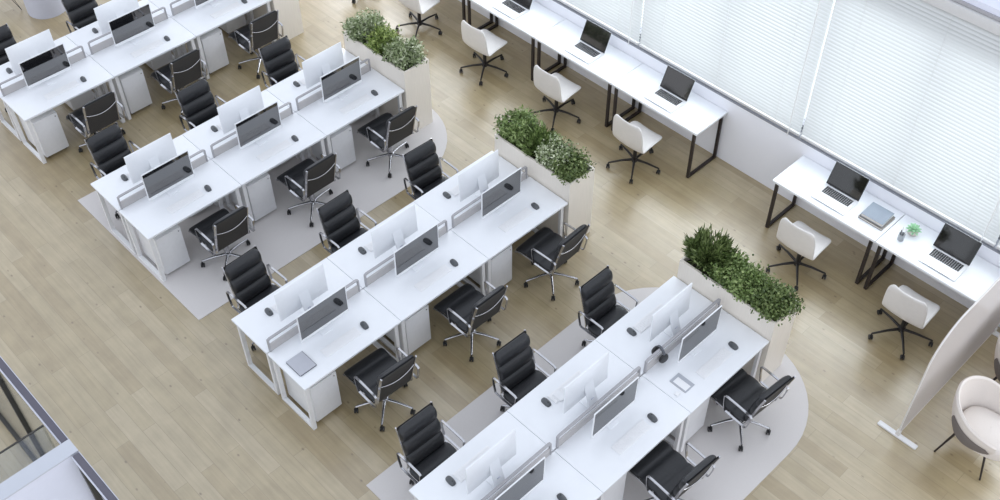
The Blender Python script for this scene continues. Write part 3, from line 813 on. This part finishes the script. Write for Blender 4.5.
def make_armchair():
    """faces -y; tub shell, seat cushion, four splayed legs"""
    t = thing('armchair')
    A0, A1, NA = math.radians(-38), math.radians(218), 44
    def section(a, off):
        u = min(1, abs((a-PI/2)/(A1-PI/2))); hgt = .80-.27*(u**1.7)
        out = []
        for q in range(9):
            v = q/8
            rr = .205+.10*math.sin(v*PI/2)**.9*(1-.25*u)+off
            out.append((rr, .34+(hgt-.34)*v))
        return out
    def pt(a, r_, z): return (r_*1.03*math.cos(a), r_*1.0*math.sin(a)-.06*max(0, -math.sin(a)), z)
    inn, outr = [], []
    for i in range(NA+1):
        a = A0+(A1-A0)*i/NA
        inn.append([pt(a, r_, z) for r_, z in section(a, 0)])
        outr.append([pt(a, r_, z) for r_, z in section(a, .034)])
    mb = MB().grid(inn).grid(outr)
    mb.grid([[inn[i][8], tuple((Vector(inn[i][8])+Vector(outr[i][8]))/2+Vector((0, 0, .020))), outr[i][8]] for i in range(NA+1)])
    mb.grid([[inn[i][0], outr[i][0]] for i in range(NA+1)])
    for i in (0, NA): mb.grid([[inn[i][k_], outr[i][k_]] for k_ in range(9)])
    mb.build('backrest_shell', 'fabric_light', t)
    # darker cover on the outer sides, cut in a drooping curve
    for mir in (1, -1):
        rows = []
        for i in range(21):
            f = i/20; a = math.radians(118+96*f)
            if mir < 0: a = PI-a
            sc = section(a, .038); top = .74-.10*f if f < .9 else .74-.10*f-(f-.9)*2.5
            low = .0+.0*f
            rr = []
            for q in range(7):
                v = low+max(.02, top-low)*q/6*min(1, .25+f*4); idx = v*8; k0 = min(7, int(idx)); g = idx-k0
                rr.append(pt(a, sc[k0][0]+(sc[k0+1][0]-sc[k0][0])*g, sc[k0][1]+(sc[k0+1][1]-sc[k0][1])*g))
            rows.append(rr)
        MB().grid(rows).build('side_cover', 'fabric_grey', t)
    cu = MB(); rows = []
    for (s_, z) in ((.72, .29), (.95, .30), (1.0, .34), (1.0, .40), (.96, .438), (.82, .458), (.4, .466), (.02, .468)):
        rows.append([(.225*s_*math.copysign(abs(math.cos(2*PI*j/32))**.75, math.cos(2*PI*j/32)), -.075+.285*s_*math.copysign(abs(math.sin(2*PI*j/32))**.75, math.sin(2*PI*j/32)), z) for j in range(32)])
    cu.grid(rows, wrap=True); cu.add(rows[0], [list(range(32))]); cu.build('seat_cushion', 'fabric_light', t)
    for sx in (-1, 1):
        for sy in (-1, 1):
            MB().tube([(sx*.15, sy*.15, .32), (sx*.235, sy*.235, 0.0)], .011, 8, rads=[.013, .009]).build('leg', 'brown_metal', t)
    return t
place(make_armchair, (7.335, 1.105, 0), math.radians(3), 'cream upholstered tub armchair with grey sides beside the standing screen', 'armchair', 'cream armchairs in the corner')
place(make_armchair, (8.23, 1.16, 0), math.radians(2), 'cream armchair mostly cut off by the picture edge, beyond the other armchair', 'armchair', 'cream armchairs in the corner')
struct(MB().box(WX-.03, WX-.001, -1.9, 1.60, .12, .62, .003).build('trim_1', 'oak_ledge'))
struct(MB().box(WX-.015, WX-.0005, -1.9, 1.60, .0, .119, .002).build('baseboard_window', 'lav'))

# ------------------------------------------------------------------ glazed meeting room at the lower corner
GX, GH = .752, 2.70
gp = thing('glass_partition', 'glazed partition with a slate top rail enclosing the white walled meeting room', 'glass partition', (GX, 5.15, 0), 0)
for y0, y1 in ((-2.2, -.105), (.045, 3.4)):
    MB().box(-.025, .025, y0, y1, GH-.06, GH, .003).build('top_rail', 'rail', gp)
    MB().box(-.0305, -.0255, y0, y1, GH-.06, GH+.002).box(.0255, .0305, y0, y1, GH-.06, GH+.002).build('rail_edge', 'column', gp)
    MB().box(-.025, .025, y0, y1, 0.001, .05).build('bottom_rail', 'rail_dark', gp)
    MB().box(-.005, .005, y0+.01, y1-.01, .05, GH-.06).build('glass_pane', 'glass', gp)
for y in (.07, -.13, 1.48, 3.0, -1.5):
    MB().box(-.0245, .0245, y-.025, y+.025, .05, GH-.06).build('post', 'rail_dark', gp)
struct(MB().box(-2.6, GX+.030, 5.062, 5.188, 0, GH-.012).build('wall_meeting_room', 'lav'))
struct(MB().box(-2.6, GX+.031, 5.060, 5.190, GH-.0115, GH+.003, .002).build('wall_top_dimmed', 'dim_top'))  # added sheet on the wall top, its grey imitates dimmer light there
gd = thing('glass_divider', 'frameless glass sheet between the posts of the meeting room', 'glass divider', (0, 5.43, 0), 0)
MB().box(-2.4, GX-.04, -.005, .005, .004, GH-.02).build('glass_pane', 'glass', gd)
MB().box(-2.4, GX-.04, -.006, .006, GH-.0195, GH-.010).build('edge_trim', 'rail_dark', gd)

# pale column and wire table beyond the backmost row
co = MB().lathe([(.285, 0), (.285, 3.2)], (4.60, 14.27, 0), 40).build('column', 'column'); struct(co)
st = thing('wire_side_table', 'thin black wire table beside the pale round column', 'side table', (4.10, 14.83, 0), 0)
MB().lathe([(.22, .50), (.225, .505), (.225, .515), (.22, .52)], n=32).build('table_top', 'black_metal', st)
for k in range(3):
    a = math.radians(-60+120*k); c, s_ = math.cos(a), math.sin(a)
    MB().tube([(c*.14-s_*.05, s_*.14+c*.05, .50), (c*.40, s_*.40, .006), (c*.14+s_*.05, s_*.14-c*.05, .50)], .006, 6).build('leg', 'black_metal', st)

# ------------------------------------------------------------------ light
wrl = bpy.data.worlds.new('sky'); scene.world = wrl; wrl.use_nodes = True
nt = wrl.node_tree; bg = nt.nodes['Background']
tc = nt.nodes.new('ShaderNodeTexCoord'); sep = nt.nodes.new('ShaderNodeSeparateXYZ'); nt.links.new(tc.outputs['Generated'], sep.inputs[0])
rp = nt.nodes.new('ShaderNodeValToRGB'); rp.color_ramp.elements[0].position = .0; rp.color_ramp.elements[1].position = .7
rp.color_ramp.elements[0].color = (1.25, 1.28, 1.36, 1); rp.color_ramp.elements[1].color = (.89, .95, 1.06, 1)
nt.links.new(sep.outputs[2], rp.inputs[0]); nt.links.new(rp.outputs[0], bg.inputs[0]); bg.inputs[1].default_value = 1.08
def area(name, loc, target, sx, sy, power, color):
    l = bpy.data.lights.new(name, 'AREA'); l.shape = 'RECTANGLE'; l.size = sx; l.size_y = sy; l.energy = power; l.color = color
    o = bpy.data.objects.new(name, l); COL.objects.link(o); o.location = loc
    d = Vector(target)-Vector(loc); o.rotation_euler = d.to_track_quat('-Z', 'Y').to_euler(); return o
area('window_daylight', (9.32, 6, 1.93), (8.2, 6, 1.93), 16, 1.95, 470, (.98, .99, 1.0))

vs = scene.view_settings; vs.view_transform = 'Standard'; vs.look = 'None'; vs.gamma = 1; vs.exposure = 0.09; vs.use_curve_mapping = False
scene.display_settings.display_device = 'sRGB'
